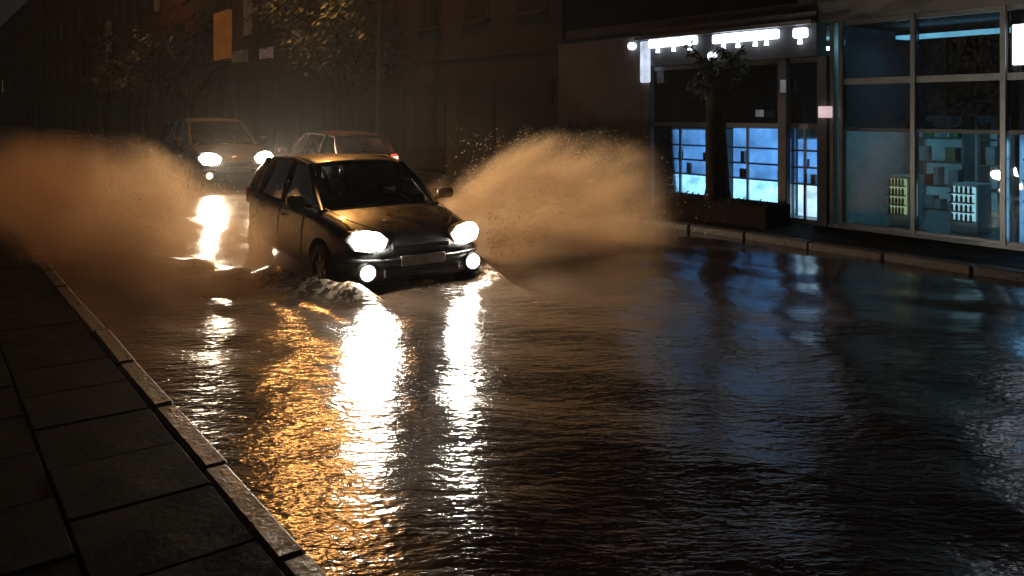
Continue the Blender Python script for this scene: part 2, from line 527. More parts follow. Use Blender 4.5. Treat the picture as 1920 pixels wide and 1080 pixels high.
# car placement is needed by the bow wave
CAR_S, CAR_N = -6.93, 4.08          # middle of the near car's nose
def wave_h(s, n):
    h = 0.0
    # long swell thrown off by the cars
    h += 0.010 * math.sin(2.2 * s + 4.1 * n + 1.5 * noise.noise((s * 0.5, n * 0.5, 3)))
    h += 0.007 * math.sin(-3.4 * s + 5.0 * n + 0.7 + 2.0 * noise.noise((s * 0.6, n * 0.6, 9)))
    h += 0.012 * noise.noise((s * 1.7, n * 2.2, 1.3)) + 0.004 * noise.noise((s * 4.2, n * 5.0, 5.3))
    # bow wave: a ridge round the nose, trailing outwards along both sides
    ds = CAR_S - s                    # distance behind the nose
    for side in (-1, 1):
        dn = (n - CAR_N) * side
        line = 0.72 + 0.30 * max(0.0, ds + 0.35)
        fall = math.exp(-((dn - line) / (0.17 + 0.03 * max(0, ds))) ** 2)
        amp = 0.15 * math.exp(-(max(0, ds - 0.7) / 2.6) ** 2) * (1 / (1 + math.exp(-(ds + 0.35) * 9)))
        lump = 1.0 + 0.6 * noise.noise((s * 2.3, n * 2.3, side * 7.0))
        h += amp * fall * lump
        h -= 0.06 * math.exp(-((dn - line - 0.42) / 0.25) ** 2) * math.exp(-((ds - 0.6) / 1.6) ** 2)
    if abs(n - CAR_N) < 0.95 and -0.7 < ds < 0.4:
        k = math.exp(-((ds + 0.10) / 0.17) ** 2) * (1 - ((n - CAR_N) / 0.95) ** 2)
        h += 0.05 * k
    # the swell of water pushed out on the near side of the car
    h += 0.10 * math.exp(-(((s + 7.35) / 0.75) ** 2 + ((n - 2.75) / 0.42) ** 2))
    # calm towards the kerbs and far away
    h *= min(1.0, max(0.15, (n - 1.2) / 0.5)) * min(1.0, max(0.15, (9.4 - n) / 0.5))
    return h

def water():
    ss = []
    s = 8.0
    while s > -170:
        ss.append(s)
        s -= 0.055 if s > -13 else (0.055 + (-13 - s) * 0.05)
    ns = [1.16 + i * (9.36 - 1.16) / 140 for i in range(141)]
    vs, fs = [], []
    for s in ss:
        for n in ns:
            vs.append((s, n, wave_h(s, n) if s > -40 else 0.0))
    w = len(ns)
    for i in range(len(ss) - 1):
        for j in range(w - 1):
            a = i * w + j
            fs.append((a, a + w, a + w + 1, a + 1))
    me = bpy.data.meshes.new('flood_water')
    me.from_pydata(vs, [], fs)
    for p in me.polygons: p.use_smooth = True
    me.materials.append(M['flood_water'])
    o = bpy.data.objects.new('flood_water', me)
    o.rotation_euler.z = ROAD_ROT
    col.objects.link(o)
    tag(o, 'muddy brown flood water covering the road', 'water', kind='structure')
water()

def pavements():
    rng = random.Random(3)
    # near side: bed, slabs, kerb
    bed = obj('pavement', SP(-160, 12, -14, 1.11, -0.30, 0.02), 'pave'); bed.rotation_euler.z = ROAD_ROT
    tag(bed, kind='structure')
    meshes = []
    for k in range(4):
        bm = BX((0, 0, 0), (0.592, 0.592, 0.05), rz=0)
        o = obj('slab', bm, 'pave', bed, bevel=0.008)
        meshes.append(o.data)
        bpy.data.objects.remove(o)
    count = 0
    for i in range(26):
        for j in range(7):
            s = -12.5 + i * 0.6 + (0.3 if j % 2 else 0)
            n = 0.815 - j * 0.6
            p = P(s, n)
            if p.y < 1.2: continue
            t = p.x / p.y
            if t < -0.85: continue
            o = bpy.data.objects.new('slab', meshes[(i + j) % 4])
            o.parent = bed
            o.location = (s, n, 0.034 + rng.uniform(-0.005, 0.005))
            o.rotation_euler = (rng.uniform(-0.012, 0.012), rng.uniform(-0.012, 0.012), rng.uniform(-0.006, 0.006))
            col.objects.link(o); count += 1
    kerb = obj('kerb', SP(-160, -30, 1.12, 1.25, -0.3, 0.062), 'kerb_stone'); kerb.rotation_euler.z = ROAD_ROT
    tag(kerb, kind='structure')
    proto = obj('kerb_stone', BX((0, 0, 0), (0.985, 0.125, 0.36)), 'kerb_stone', kerb, bevel=0.018)
    for i in range(30):
        o = proto if i == 0 else link_copy(proto)
        o.location = (-29.5 + i * 1.0, 1.185 + rng.uniform(-0.008, 0.008), -0.12 + rng.uniform(-0.006, 0.006))
        o.rotation_euler = (rng.uniform(-0.02, 0.02), rng.uniform(-0.006, 0.006), rng.uniform(-0.008, 0.008))
    # far side
    bed2 = obj('pavement', SP(-160, 12, 9.50, 40, -0.30, 0.07), 'pave'); bed2.rotation_euler.z = ROAD_ROT
    tag(bed2, kind='structure')
    kerb2 = obj('kerb', SP(-160, -32, 9.30, 9.49, -0.3, 0.09), 'kerb_dark'); kerb2.rotation_euler.z = ROAD_ROT
    tag(kerb2, kind='structure')
    proto2 = obj('kerb_stone', BX((0, 0, 0), (0.985, 0.18, 0.40)), 'kerb_dark', kerb2, bevel=0.018)
    for i in range(38):
        o = proto2 if i == 0 else link_copy(proto2)
        o.location = (-31.5 + i * 1.0, 9.395 + rng.uniform(-0.008, 0.008), -0.105 + rng.uniform(-0.006, 0.006))
        o.rotation_euler = (rng.uniform(-0.02, 0.02), rng.uniform(-0.006, 0.006), rng.uniform(-0.008, 0.008))
pavements()

# ================================================================== CARS
def smooth_lerp(table, x):
    for (x0, v0), (x1, v1) in zip(table, table[1:]):
        if x0 <= x <= x1:
            t = (x - x0) / (x1 - x0)
            return v0 + (v1 - v0) * t
    return table[0][1] if x < table[0][0] else table[-1][1]

def make_car(name, label, s, n, z, heading_rz, paint, sc=(1, 1, 1), head='head_near', fog='fog_near', beam=None, fog_dx=0.0,
             tails=False, heads=True, body_h=1.0, glass='car_glass', detail=True, big_glow=1.0, lamp_color=(1, 0.9, 0.75)):
    """local axes: x to the front, y to the car's left, z up from the road; nose at x = 0"""
    SX, SY, SZ = sc
    def v(x, y, zz): return (x * SX, y * SY, zz * SZ)
    p = P(s, n, z)
    root = empty(name, p, heading_rz)
    tag(root, label, 'car')
    # ---- body shell, lofted
    top = [(-3.95, 0.80), (-3.9, 0.96), (-3.75, 1.0), (-3.0, 0.97), (-1.15, 0.93), (-1.0, 0.925), (-0.75, 0.90), (-0.45, 0.84), (-0.22, 0.765), (-0.10, 0.70), (-0.03, 0.60), (0, 0.55)]
    wid = [(-3.95, 0.60), (-3.85, 0.72), (-3.6, 0.80), (-3.0, 0.835), (-1.5, 0.845), (-0.8, 0.84), (-0.45, 0.805), (-0.22, 0.74), (-0.10, 0.66), (-0.03, 0.56), (0, 0.48)]
    bot = [(-3.95, 0.36), (-3.85, 0.24), (-3.5, 0.19), (-0.4, 0.18), (-0.12, 0.20), (-0.03, 0.26), (0, 0.32)]
    xs = [0, -0.03, -0.10, -0.22, -0.45, -0.75, -1.0, -1.15, -1.6, -2.2, -2.8, -3.2, -3.55, -3.75, -3.87, -3.95]
    bm = bmesh.new(); rings = []
    for x in xs:
        zt, w, zb = smooth_lerp(top, x), smooth_lerp(wid, x), smooth_lerp(bot, x)
        hh = zt - zb
        half = [(0.0, zb), (0.72 * w, zb), (0.95 * w, zb + 0.10 * hh), (1.0 * w, zb + 0.34 * hh), (1.0 * w, zb + 0.60 * hh),
                (0.975 * w, zb + 0.84 * hh), (0.90 * w, zb + 0.965 * hh), (0.70 * w, zt), (0.35 * w, zt + 0.022), (0.0, zt + 0.028)]
        ring = [bm.verts.new(v(x, yy, zz)) for yy, zz in half] + [bm.verts.new(v(x, -yy, zz)) for yy, zz in half[-2:0:-1]]
        rings.append(ring)
    m = len(rings[0])
    for a, b in zip(rings, rings[1:]):
        for k in range(m):
            bm.faces.new((a[k], a[(k + 1) % m], b[(k + 1) % m], b[k]))
    bm.faces.new(rings[0][::-1]); bm.faces.new(rings[-1])
    bmesh.ops.recalc_face_normals(bm, faces=bm.faces)
    body = obj('body', bm, paint, root, smooth=True)
    md = body.modifiers.new('sub', 'SUBSURF'); md.levels = 2; md.render_levels = 2
    bmc = bmesh.new()
    wheels = []
    for wx in (-0.74, -3.22):
        for sy in (-1, 1):
            cyl(bmc, v(wx, sy * 0.80, 0.30), 0.365 * SZ, 0.50 * SY, 'Y', 32)
            wheels.append((wx, sy))
    cut = obj('cutter', bmc, 'trim_black')
    cut.parent = root
    bmd = body.modifiers.new('cut', 'BOOLEAN'); bmd.object = cut; bmd.operation = 'DIFFERENCE'; bmd.solver = 'EXACT'
    me = evaluated(body, 'body')
    body.modifiers.clear()
    body.data = me
    for q in me.polygons: q.use_smooth = True
    if not me.materials: me.materials.append(M[paint])
    cdat = cut.data
    bpy.data.objects.remove(cut); bpy.data.meshes.remove(cdat)
    try: me.set_sharp_from_angle(angle=R(40))
    except Exception: pass
    # ---- cabin
    A0, A1 = (-1.02, .70, .93), (-1.72, .575, 1.37)
    B0, B1 = (-2.10, .785, .945), (-2.18, .60, 1.425)
    C0, C1 = (-3.05, .775, .965), (-3.02, .585, 1.40)
    D0, D1 = (-3.80, .64, 1.00), (-3.45, .53, 1.345)
    def mir(q): return (q[0], -q[1], q[2])
    # roof
    bmr = bmesh.new(); rows = []
    cps = [A1, B1, C1, D1]
    for i in range(13):
        t = i / 12 * 3; k = min(2, int(t)); f = t - k
        a, b = Vector(cps[k]), Vector(cps[k + 1])
        q = a.lerp(b, f)
        q.z += 0.012 * math.sin(f * math.pi)
        row = []
        for j in range(11):
            u = -1 + 2 * j / 10
            row.append(bmr.verts.new(v(q.x + (0.06 * (1 - u * u) if i == 0 else (-0.05 * (1 - u * u) if i == 12 else 0)), q.y * u, q.z + 0.045 * (1 - abs(u) ** 2.4))))
        rows.append(row)
    for i in range(12):
        for j in range(10):
            bmr.faces.new((rows[i][j], rows[i][j + 1], rows[i + 1][j + 1], rows[i + 1][j]))
    bmesh.ops.recalc_face_normals(bmr, faces=bmr.faces)
    bmesh.ops.solidify(bmr, geom=bmr.faces[:], thickness=0.03)
    obj('roof', bmr, paint, root, smooth=True)
    # pillars and roof rails
    for f in (lambda q: q, mir):
        for a, b, r0 in ((A0, A1, .040), (B0, B1, .036), (C0, C1, .045), (D0, D1, .075)):
            aa, bb = Vector(f(a)), Vector(f(b))
            mid = (aa + bb) / 2 + Vector((0, 0.018 * (1 if aa.y > 0 else -1), 0.0))
            obj('pillar', TB([v(*(aa - Vector((0, 0, .03)))), v(*mid), v(*bb)], r0 * SY, 8), paint, root, smooth=True)
        obj('roof_rail', TB([v(*f(q)) for q in cps], 0.033 * SY, 8), paint, root, smooth=True)
    # glass
    obj('windscreen', patch([v(*mir(A0)), v(*A0), v(*A1), v(*mir(A1))], (0.10, 0, 0.05), 12, 6), glass, root, smooth=True)
    obj('rear_window', patch([v(*mir(D0)), v(*D0), v(*D1), v(*mir(D1))], (-0.07, 0, 0.03), 10, 5), glass, root, smooth=True)
    for f in (lambda q: q, mir):
        sg = 1 if f(A0)[1] > 0 else -1
        for a, b, c, d in ((A0, B0, B1, A1), (B0, C0, C1, B1), (C0, D0, D1, C1)):
            obj('side_window', patch([v(*f(a)), v(*f(b)), v(*f(c)), v(*f(d))], (0, 0.03 * sg, 0), 6, 5), glass, root, smooth=True)
    # interior
    bmd_ = bmesh.new(); box(bmd_, v(-1.45, 0, 0.94), v(0.55, 1.30, 0.12))
    obj('dashboard', bmd_, 'seat_fabric', root, bevel=0.03)
    for sy in (-1, 1):
        bms = BX(v(-2.30, sy * 0.36, 1.02), v(0.14, 0.48, 0.30), ry=R(-12))
        st = obj('seat', bms, 'seat_fabric', root, bevel=0.04)
        obj('headrest', BX(v(-2.34, sy * 0.36, 1.25), v(0.10, 0.26, 0.17)), 'seat_fabric', st, bevel=0.03)
    bmw = bmesh.new()
    pts = [Vector((-1.75 * SX + 0.05 * math.cos(a), 0.36 * SY + 0.18 * math.sin(a), 1.02 * SZ + 0.16 * math.cos(a))) for a in [2 * math.pi * k / 20 for k in range(21)]]
    tube(bmw, pts, 0.014, 6, cap=False)
    obj('steering_wheel', bmw, 'trim_black', root, smooth=True)
    # ---- wheels
    for wx, sy in wheels:
        wroot = empty('wheel', v(wx, sy * 0.735, 0.295), 0, root)
        r = 0.30 * SZ
        bmt = bmesh.new(); prof = [(r * .66, -.09), (r * .93, -.095), (r, -.07), (r, .07), (r * .93, .095), (r * .66, .09)]
        seg = 32; prev = None; first = None
        for k in range(seg):
            a = 2 * math.pi * k / seg
            ring = [bmt.verts.new((q[0] * math.cos(a), q[1], q[0] * math.sin(a))) for q in prof]
            if prev:
                for w_ in range(5): bmt.faces.new((prev[w_], prev[w_ + 1], ring[w_ + 1], ring[w_]))
            else: first = ring
            prev = ring
        for w_ in range(5): bmt.faces.new((prev[w_], prev[w_ + 1], first[w_ + 1], first[w_]))
        obj('tyre', bmt, 'tyre', wroot, smooth=True)
        bmr2 = bmesh.new()
        cyl(bmr2, (0, 0, 0), r * .68, .10, 'Y', 28); cyl(bmr2, (0, sy * .06, 0), r * .16, .05, 'Y', 16)
        for k in range(7):
            a = 2 * math.pi * k / 7
            box(bmr2, (math.cos(a) * r * .38, sy * .06, math.sin(a) * r * .38), (r * .55, .03, r * .12), ry=-a)
        obj('rim', bmr2, 'rim', wroot)
    # ---- front: grille, bumper, plate, lamps
    gr = obj('grille', BX(v(-0.045, 0, 0.60), v(0.05, 0.66, 0.085)), 'trim_black', root, bevel=0.01)
    for k in range(3):
        obj('grille_slat', BX(v(-0.016, 0, 0.575 + 0.025 * k), v(0.02, 0.62, 0.007)), 'chrome', gr)
    lg = obj('lower_grille', BX(v(0.003, 0, 0.36), v(0.03, 0.86, 0.10)), 'trim_black', root, bevel=0.012)
    for k in range(3):
        obj('grille_slat', BX(v(0.021, 0, 0.33 + 0.03 * k), v(0.012, 0.82, 0.008)), 'frame_dark', lg)
    obj('number_plate', BX(v(0.024, 0, 0.475), v(0.014, 0.50, 0.105)), 'plate_white', root, bevel=0.004)
    bmb = bmesh.new()
    for k in range(13):
        pass
    bpts = [(-0.42, .815, .50), (-0.24, .765, .49), (-0.11, .68, .485), (-0.03, .56, .48), (0.004, .40, .475), (0.012, 0, .475)]
    allp = [v(*q) for q in bpts] + [v(*mir(q)) for q in bpts[-2::-1]]
    obj('bumper_strip', TB(allp, [(0.020, 0.032)] * len(allp), 8), 'trim_black', root, smooth=True)
    for sy in (-1, 1):
        hl = empty('headlight', v(-0.105, sy * 0.545, 0.69), 0, root)
        # almond shaped lens wrapping the corner
        def lens_pts(off, k):
            out = []
            prof2 = [(-.19, .02), (-.14, .08), (-.03, .095), (.09, .07), (.16, .01), (.12, -.06), (0, -.085), (-.13, -.065)]
            for yy, zz in prof2:
                y_ = -sy * yy * k            # inner side towards the middle
                wrap = -0.30 * max(0.0, sy * y_ + 0.02) ** 1.0 - 0.35 * max(0.0, sy * y_ + .02) ** 2 - 0.25 * (zz * k)
                out.append(v(off + wrap, y_, zz * k))
            return out
        bmh = bmesh.new(); extrude_poly(bmh, lens_pts(0.055, 1.12 * big_glow), (-0.10, 0, 0))
        obj('lamp_housing', bmh, 'trim_black', hl)
        bmh = bmesh.new(); extrude_poly(bmh, lens_pts(0.068, 0.95 * big_glow), (-0.008, 0, 0))
        obj('lamp_lens', bmh, head if heads else 'chrome', hl)
        fl = empty('fog_lamp', v(-0.055, sy * (0.60 + fog_dx), 0.385), 0, root)
        obj('fog_surround', cyl(bmesh.new(), (0.02, 0, 0), 0.092, 0.08, 'X', 20), 'trim_black', fl)
        obj('fog_lens', cyl(bmesh.new(), (0.062, 0, 0), 0.075, 0.02, 'X', 20, 0.068), fog if heads else 'chrome', fl)
        if heads and beam:
            ld = bpy.data.lights.new('beam', 'SPOT')
            ld.energy = beam; ld.spot_size = R(64); ld.spot_blend = 0.9; ld.shadow_soft_size = 0.06
            ld.color = lamp_color
            lo = bpy.data.objects.new('beam', ld)
            lo.parent = hl; lo.location = (0.16, 0, 0.0)
            lo.rotation_euler = (0, R(-90 + 3), 0)
            col.objects.link(lo)
        # mirror
        mr_ = obj('wing_mirror', BX(v(-1.20, sy * 0.93, 1.02), v(0.12, 0.20, 0.135)), paint, root, smooth=True, bevel=0.035)
        obj('mirror_arm', TB([v(-1.18, sy * 0.76, 0.95), v(-1.20, sy * 0.86, 0.99)], 0.022, 6), 'trim_black', mr_)
        obj('mirror_glass', BX(v(-1.264, sy * 0.93, 1.02), v(0.006, 0.17, 0.105)), 'chrome', mr_)
        # doors: shut lines and handles
        for dx in (-1.28, -2.14, -3.02):
            y_ = 0.845 * sy
            obj('door_seam', TB([v(dx, y_ * 0.955, 0.86), v(dx, y_ * 0.995, 0.70), v(dx - 0.01, y_ * 1.0, 0.50), v(dx - 0.03, y_ * 0.985, 0.30)], 0.006, 5), 'trim_black', root)
        for dx in (-2.0, -2.86):
            obj('door_handle', BX(v(dx, sy * 0.845, 0.79), v(0.17, 0.03, 0.028)), paint, root, bevel=0.008)
        # tail lamps
        tl = obj('tail_light', BX(v(-3.84, sy * 0.66, 0.84), v(0.16, 0.17, 0.24)), 'tail_red' if tails else 'goods_red', root, bevel=0.03)
        if tails:
            obj('brake_lamp', BX(v(-3.926, sy * 0.66, 0.86), v(0.02, 0.12, 0.10)), 'tail_white', tl)
        # wiper
        obj('wiper', TB([v(-0.98, sy * 0.05 + 0.30, 0.965), v(-1.18, sy * 0.02 + 0.12 + (0.1 if sy > 0 else -0.25), 1.10)], 0.010, 5), 'trim_black', root)
    for sy in (-1, 1):
        obj('bonnet_seam', TB([v(-0.20, sy * 0.42, 0.79), v(-0.45, sy * 0.60, 0.862), v(-0.8, sy * 0.66, 0.92), v(-1.0, sy * 0.67, 0.945)], 0.006, 5), 'trim_black', root)
    obj('rear_plate', BX(v(-3.965, 0, 0.62), v(0.014, 0.50, 0.11)), 'plate_white', root)
    if detail:
        obj('aerial', TB([v(-3.1, 0, 1.44), v(-3.35, 0, 1.66)], 0.005, 5), 'trim_black', root)
    return root

WATER_DEPTH = 0.13
make_car('hatchback', 'dark hatchback driving through the flood with bright headlights in the middle of the picture',
         CAR_S, CAR_N, -WATER_DEPTH, ROAD_ROT - R(4), 'paint_black', sc=(1.0, 0.97, 0.94), big_glow=1.1, beam=60)
# the car behind
make_car('estate_car', 'taller car with lit headlights following behind the spray at upper left',
         -18.6, 6.05, -WATER_DEPTH, ROAD_ROT, 'paint_silver', sc=(1.08, 1.10, 1.20), head='head_far', fog='fog_far', beam=4600, big_glow=1.3,
         lamp_color=(1, 0.80, 0.55), detail=False)
# car seen from behind over the near car's roof
make_car('saloon_car', 'dark red car seen from behind with a lit tail light beyond the hatchback roof',
         -19.9, 8.05, -WATER_DEPTH, ROAD_ROT + math.pi, 'paint_red', tails=True, heads=False, detail=False)

# ================================================================== SPRAY
def spray(name, label, a, b, ty, h0, h1, dens, lean, seed, fade_in, fade_out, jets, drops, out_dir):
    """a, b = (s, n) of the foot of the sheet; the cloud's own x runs from a to b"""
    pa, pb = P(*a), P(*b)
    d = pb - pa
    Ln = d.length
    root = empty(name, (pa.x, pa.y, 0.0), math.atan2(d.y, d.x))
    tag(root, label, 'spray')
    mname = name + str(seed)
    spray_material(mname, Ln, ty, h0, h1, dens, lean, seed, fade_in, fade_out)
    bm = bmesh.new(); rings = []
    for i in range(17):
        u = i / 16
        x = u * Ln
        h = (h0 + (h1 - h0) * min(1, u / 0.45)) * 1.22
        ring = []
        for k in range(13):
            th = math.pi * k / 12
            zz = math.sin(th) * h
            ring.append(bm.verts.new((x, -math.cos(th) * ty * 1.22 + lean * zz, zz - 0.04)))
        rings.append(ring)
    for q, w in zip(rings, rings[1:]):
        for k in range(12): bm.faces.new((q[k], q[k + 1], w[k + 1], w[k]))
        bm.faces.new((q[12], q[0], w[0], w[12]))
    bm.faces.new(rings[0][::-1]); bm.faces.new(rings[-1])
    bmesh.ops.recalc_face_normals(bm, faces=bm.faces)
    mo = obj('mist', bm, mname, root)
    # droplets along ballistic jets
    rng = random.Random(int(seed * 10))
    vs, fs = [], []
    for j in range(jets):
        u0 = rng.random()
        x0 = u0 * Ln * 0.35
        hh = h1 * rng.uniform(0.10, 1.0) * (0.75 if u0 < .1 else 1.0)
        vz = math.sqrt(2 * 9.81 * hh)
        vx = rng.uniform(0.1, 1.0) * Ln * 1.05
        vy = rng.gauss(0, 0.5) + lean * 1.2
        y0 = rng.gauss(0, ty * 0.35)
        T = 2 * vz / 9.81
        t0, t1 = sorted((rng.uniform(0, T), rng.uniform(0, T)))
        for k in range(int(drops * rng.uniform(0.4, 1.6))):
            t = rng.uniform(t0, t1) if rng.random() < .8 else rng.uniform(0, T)
            j2 = 0.02 + 0.09 * t
            px = x0 + vx * t + rng.gauss(0, j2); py = y0 + vy * t + rng.gauss(0, j2); pz = vz * t - 4.9 * t * t + rng.gauss(0, j2)
            if pz < 0.02 or px > Ln * 1.05: continue
            r = 0.0016 + 0.006 * rng.random() ** 6
            st = 1 + rng.random() * 1.5
            dv = Vector((vx, vy, vz - 9.81 * t)).normalized()
            o1 = dv.orthogonal().normalized(); o2 = dv.cross(o1)
            c = Vector((px, py, pz)); b0 = len(vs)
            for q in (dv * r * st, o1 * r, o2 * r, -o1 * r, -o2 * r, -dv * r * st): vs.append(c + q)
            for f in ((0, 1, 2), (0, 2, 3), (0, 3, 4), (0, 4, 1), (5, 2, 1), (5, 3, 2), (5, 4, 3), (5, 1, 4)):
                fs.append(tuple(b0 + q for q in f))
    me = bpy.data.meshes.new('droplets')
    me.from_pydata(vs, [], fs)
    for p in me.polygons: p.use_smooth = True
    me.materials.append(M['droplets'])
    o = bpy.data.objects.new('droplets', me); o.parent = root; col.objects.link(o)
    o['kind'] = 'stuff'
    return root

spray('water_spray', 'long brown sheet of spray thrown up on the left side of the hatchback',
      (-7.35, 2.75), (-17.6, 0.95), 1.15, 0.75, 1.55, 1.25, 0.0, 2.3, 0.9, 8.0, 520, 45, -1)
spray('water_spray', 'bright tan fan of spray thrown up on the right side of the hatchback',
      (-7.9, 4.7), (-7.6, 8.35), 0.66, 0.95, 1.55, 2.9, 0.15, 5.1, 0.4, 1.0, 480, 45, 1)

# ================================================================== SHOP ON THE RIGHT
FN = 10.9     # plane of the shop front
def shop():
    root = empty('shop_building', (0, 0, 0), ROAD_ROT)
    tag(root, 'low shop building with blue lit glass front and white lights along the fascia', 'building')
    def part(name, bm, mat, parent=root, **k): return obj(name, bm, mat, parent, **k)
    z0 = 0.07
    # solid shell
    part('wall', SP(-12.9, -10.45, FN, FN + 0.25, z0 - .1, 3.20), 'concrete')
    part('side_wall', SP(-12.9, -12.65, FN + 0.252, FN + 6, z0 - .1, 3.20), 'concrete')
    part('back_wall', SP(-12.64, 2.0, FN + 3.8, FN + 4.0, z0 - .1, 3.3), 'render_dark')
    part('partition', SP(-6.86, -6.74, FN + 0.30, FN + 3.79, z0 - .1, 3.10), 'shop_white')
    part('partition', SP(-4.34, -4.24, FN + 0.30, FN + 3.79, z0 - .1, 3.10), 'shop_white')
    part('shop_floor', SP(-10.44, 1.9, FN + 0.02, FN + 3.79, z0 - .05, z0 + .05), 'shop_floor')
    part('roof', SP(-12.95, 2.0, FN + 0.26, FN + 6.1, 3.31, 3.50), 'roofing')
    part('soffit', SP(-10.44, 1.9, FN + 0.30, FN + 3.79, 3.10, 3.14), 'render_dark')
    part('fascia', SP(-10.44, -6.86, FN - 0.05, FN + 0.22, 2.62, 3.30), 'render_dark')
    part('fascia', SP(-6.85, 1.95, FN - 0.02, FN + 0.22, 3.12, 3.42), 'render_dark')
    # columns
    for s0 in (-10.43, -8.98, -7.55, -6.87):
        part('column', SP(s0, s0 + 0.16, FN - 0.03, FN + 0.2, z0, 2.615), 'concrete', bevel=0.012)
    # white bay windows, lower and upper panes
    bays = [(-10.26, -8.99), (-8.81, -7.56), (-7.38, -6.88)]
    for a, b in bays:
        w = part('window', SP(a, b, FN + 0.06, FN + 0.10, 1.52, 1.60), 'frame_metal')
        part('frame', SP(a, b, FN + 0.05, FN + 0.11, z0, z0 + .07), 'frame_metal', w)
        part('frame', SP(a, b, FN + 0.05, FN + 0.11, 2.54, 2.614), 'frame_metal', w)
        mid = (a + b) / 2
        part('mullion', SP(mid - .02, mid + .02, FN + 0.062, FN + 0.098, z0 + .071, 1.519), 'frame_metal', w)
        part('pane', SP(a, mid - .021, FN + 0.075, FN + 0.083, z0 + .071, 1.519), 'shop_glass', w)
        part('pane', SP(mid + .021, b, FN + 0.075, FN + 0.083, z0 + .071, 1.519), 'shop_glass', w)
        part('pane', SP(a, b, FN + 0.075, FN + 0.083, 1.601, 2.539), 'dark_glass', w)
    # tall glazed bay to the right
    mull = [-6.69, -6.55, -5.49, -4.36, -3.2, -2.0, -0.8, 0.4, 1.6]
    for a in mull:
        part('mullion', SP(a, a + 0.07, FN + 0.02, FN + 0.14, z0, 3.119), 'frame_metal', bevel=0.006)
    for a, b in zip(mull[1:], mull[2:]):
        a += 0.071
        w = part('window', SP(a, b - .001, FN + 0.04, FN + 0.12, 2.18, 2.27), 'frame_metal')
        part('frame', SP(a, b - .001, FN + 0.04, FN + 0.12, z0, z0 + .09), 'frame_metal', w)
        part('frame', SP(a, b - .001, FN + 0.04, FN + 0.12, 3.05, 3.118), 'frame_metal', w)
        part('frame', SP(a, b - .001, FN + 0.045, FN + 0.115, 1.50, 1.55), 'frame_dark', w)
        part('pane', SP(a, b - .001, FN + 0.075, FN + 0.083, z0 + .091, 1.499), 'shop_glass', w)
        part('pane', SP(a, b - .001, FN + 0.075, FN + 0.083, 1.551, 2.179), 'dark_glass', w)
        part('pane', SP(a, b - .001, FN + 0.075, FN + 0.083, 2.271, 3.049), 'dark_glass', w)
    # fascia lights: short tubes in a broken row, one upright tube
    rng = random.Random(5)
    for a, b, z in ((-10.19, -9.10, 3.02), (-8.74, -7.48, 3.0), (-7.20, -6.98, 2.98)):
        part('light_box', SP(a, b, FN - 0.16, FN - 0.055, z - 0.075, z + 0.075), 'led_white', bevel=0.02)
        nl = max(1, int((b - a) / 0.3))
        for k in range(nl):
            sx = a + (b - a) * (k + .5) / nl + rng.uniform(-.06, .06)
            part('down_light', cyl(bmesh.new(), (sx, FN - 0.11, z - 0.122), 0.04, 0.09, 'Z', 14, 0.028), 'led_white')
    part('light_tube', SP(-10.42, -10.20, FN - 0.14, FN - 0.06, 2.32, 3.08), 'led_dim', bevel=0.02)
    part('spot_light', cyl(bmesh.new(), (-10.70, FN - 0.05, 3.02), 0.07, 0.09, 'Y', 16), 'led_white')
    part('spot_light', cyl(bmesh.new(), (-8.78, FN - 0.09, 2.72), 0.075, 0.07, 'Y', 16), 'led_white')
    part('canopy_edge', SP(-10.5, -6.86, FN - 0.20, FN - 0.052, 3.10, 3.16), 'frame_metal')
    # small lamps seen on the wall
    part('wall_lamp', BX((-7.85, FN - 0.07, 1.76), (0.13, 0.06, 0.11)), 'win_cool', bevel=0.01)
    part('wall_lamp', BX((-6.70, FN - 0.07, 1.78), (0.20, 0.07, 0.17)), 'lamp_pink', bevel=0.01)
    part('wall_lamp', BX((-7.42, FN - 0.07, 2.18), (0.07, 0.07, 0.20)), 'win_cool', bevel=0.01)
    # ceiling lights inside
    part('ceiling_light', SP(-6.3, -4.6, FN + 1.2, FN + 1.5, 2.9, 2.95), 'ceil_teal')
    part('ceiling_light', SP(-9.9, -7.1, FN + 2.2, FN + 2.4, 2.9, 2.95), 'ceil_teal')
    for a, b in ((-6.70, -5.60), (-5.54, -4.38)):
        part('added_glow_panel', SP(a, b, FN + 3.0, FN + 3.04, 0.14, 1.72), 'added_teal_glow')  # glowing sheets added to lift the teal tint of this bay
    part('lit_panel', SP(-4.20, -3.65, FN - 0.03, FN + 0.012, 2.36, 2.86), 'led_white', bevel=0.01)
    return root
shop()

# lit display cabinets behind the glass
def cabinet(s0, s1, n0, z1, top, low, label, items):
    root = empty('display_cabinet', P((s0 + s1) / 2, n0, 0.12), ROAD_ROT)
    tag(root, label, 'cabinet', 'lit cabinets in the shop window')
    w = s1 - s0
    obj('carcass', SP(-w / 2, w / 2, 0.08, 0.5, 0, z1), 'shop_white', root)
    obj('light_box', SP(-w / 2 + .02, w / 2 - .02, 0.0, 0.075, 0.55, z1 - .02), top, root)
    obj('light_box', SP(-w / 2 + .02, w / 2 - .02, 0.0, 0.075, 0.03, 0.53), low, root)
    rng = random.Random(int(s0 * 100))
    for zz in (0.54, 0.80, 1.06):
        if zz < z1: obj('shelf', SP(-w / 2, w / 2, -0.16, -0.002, zz - 0.012, zz + 0.012), 'frame_metal', root)
    for k in range(items):
        x = rng.uniform(-w / 2 + .06, w / 2 - .06)
        zz = rng.choice((0.555, 0.815))
        obj('carton', SP(x - .035, x + .035, -0.12, -0.06, zz, zz + rng.uniform(0.1, 0.2)), rng.choice(('goods_red', 'goods_green', 'goods_tan', 'shop_white')), root)
cabinet(-10.2, -9.02, FN + 0.45, 1.35, 'case_blue', 'case_cyan', 'glowing blue cabinet in the shop window left of the tree trunk', 4)
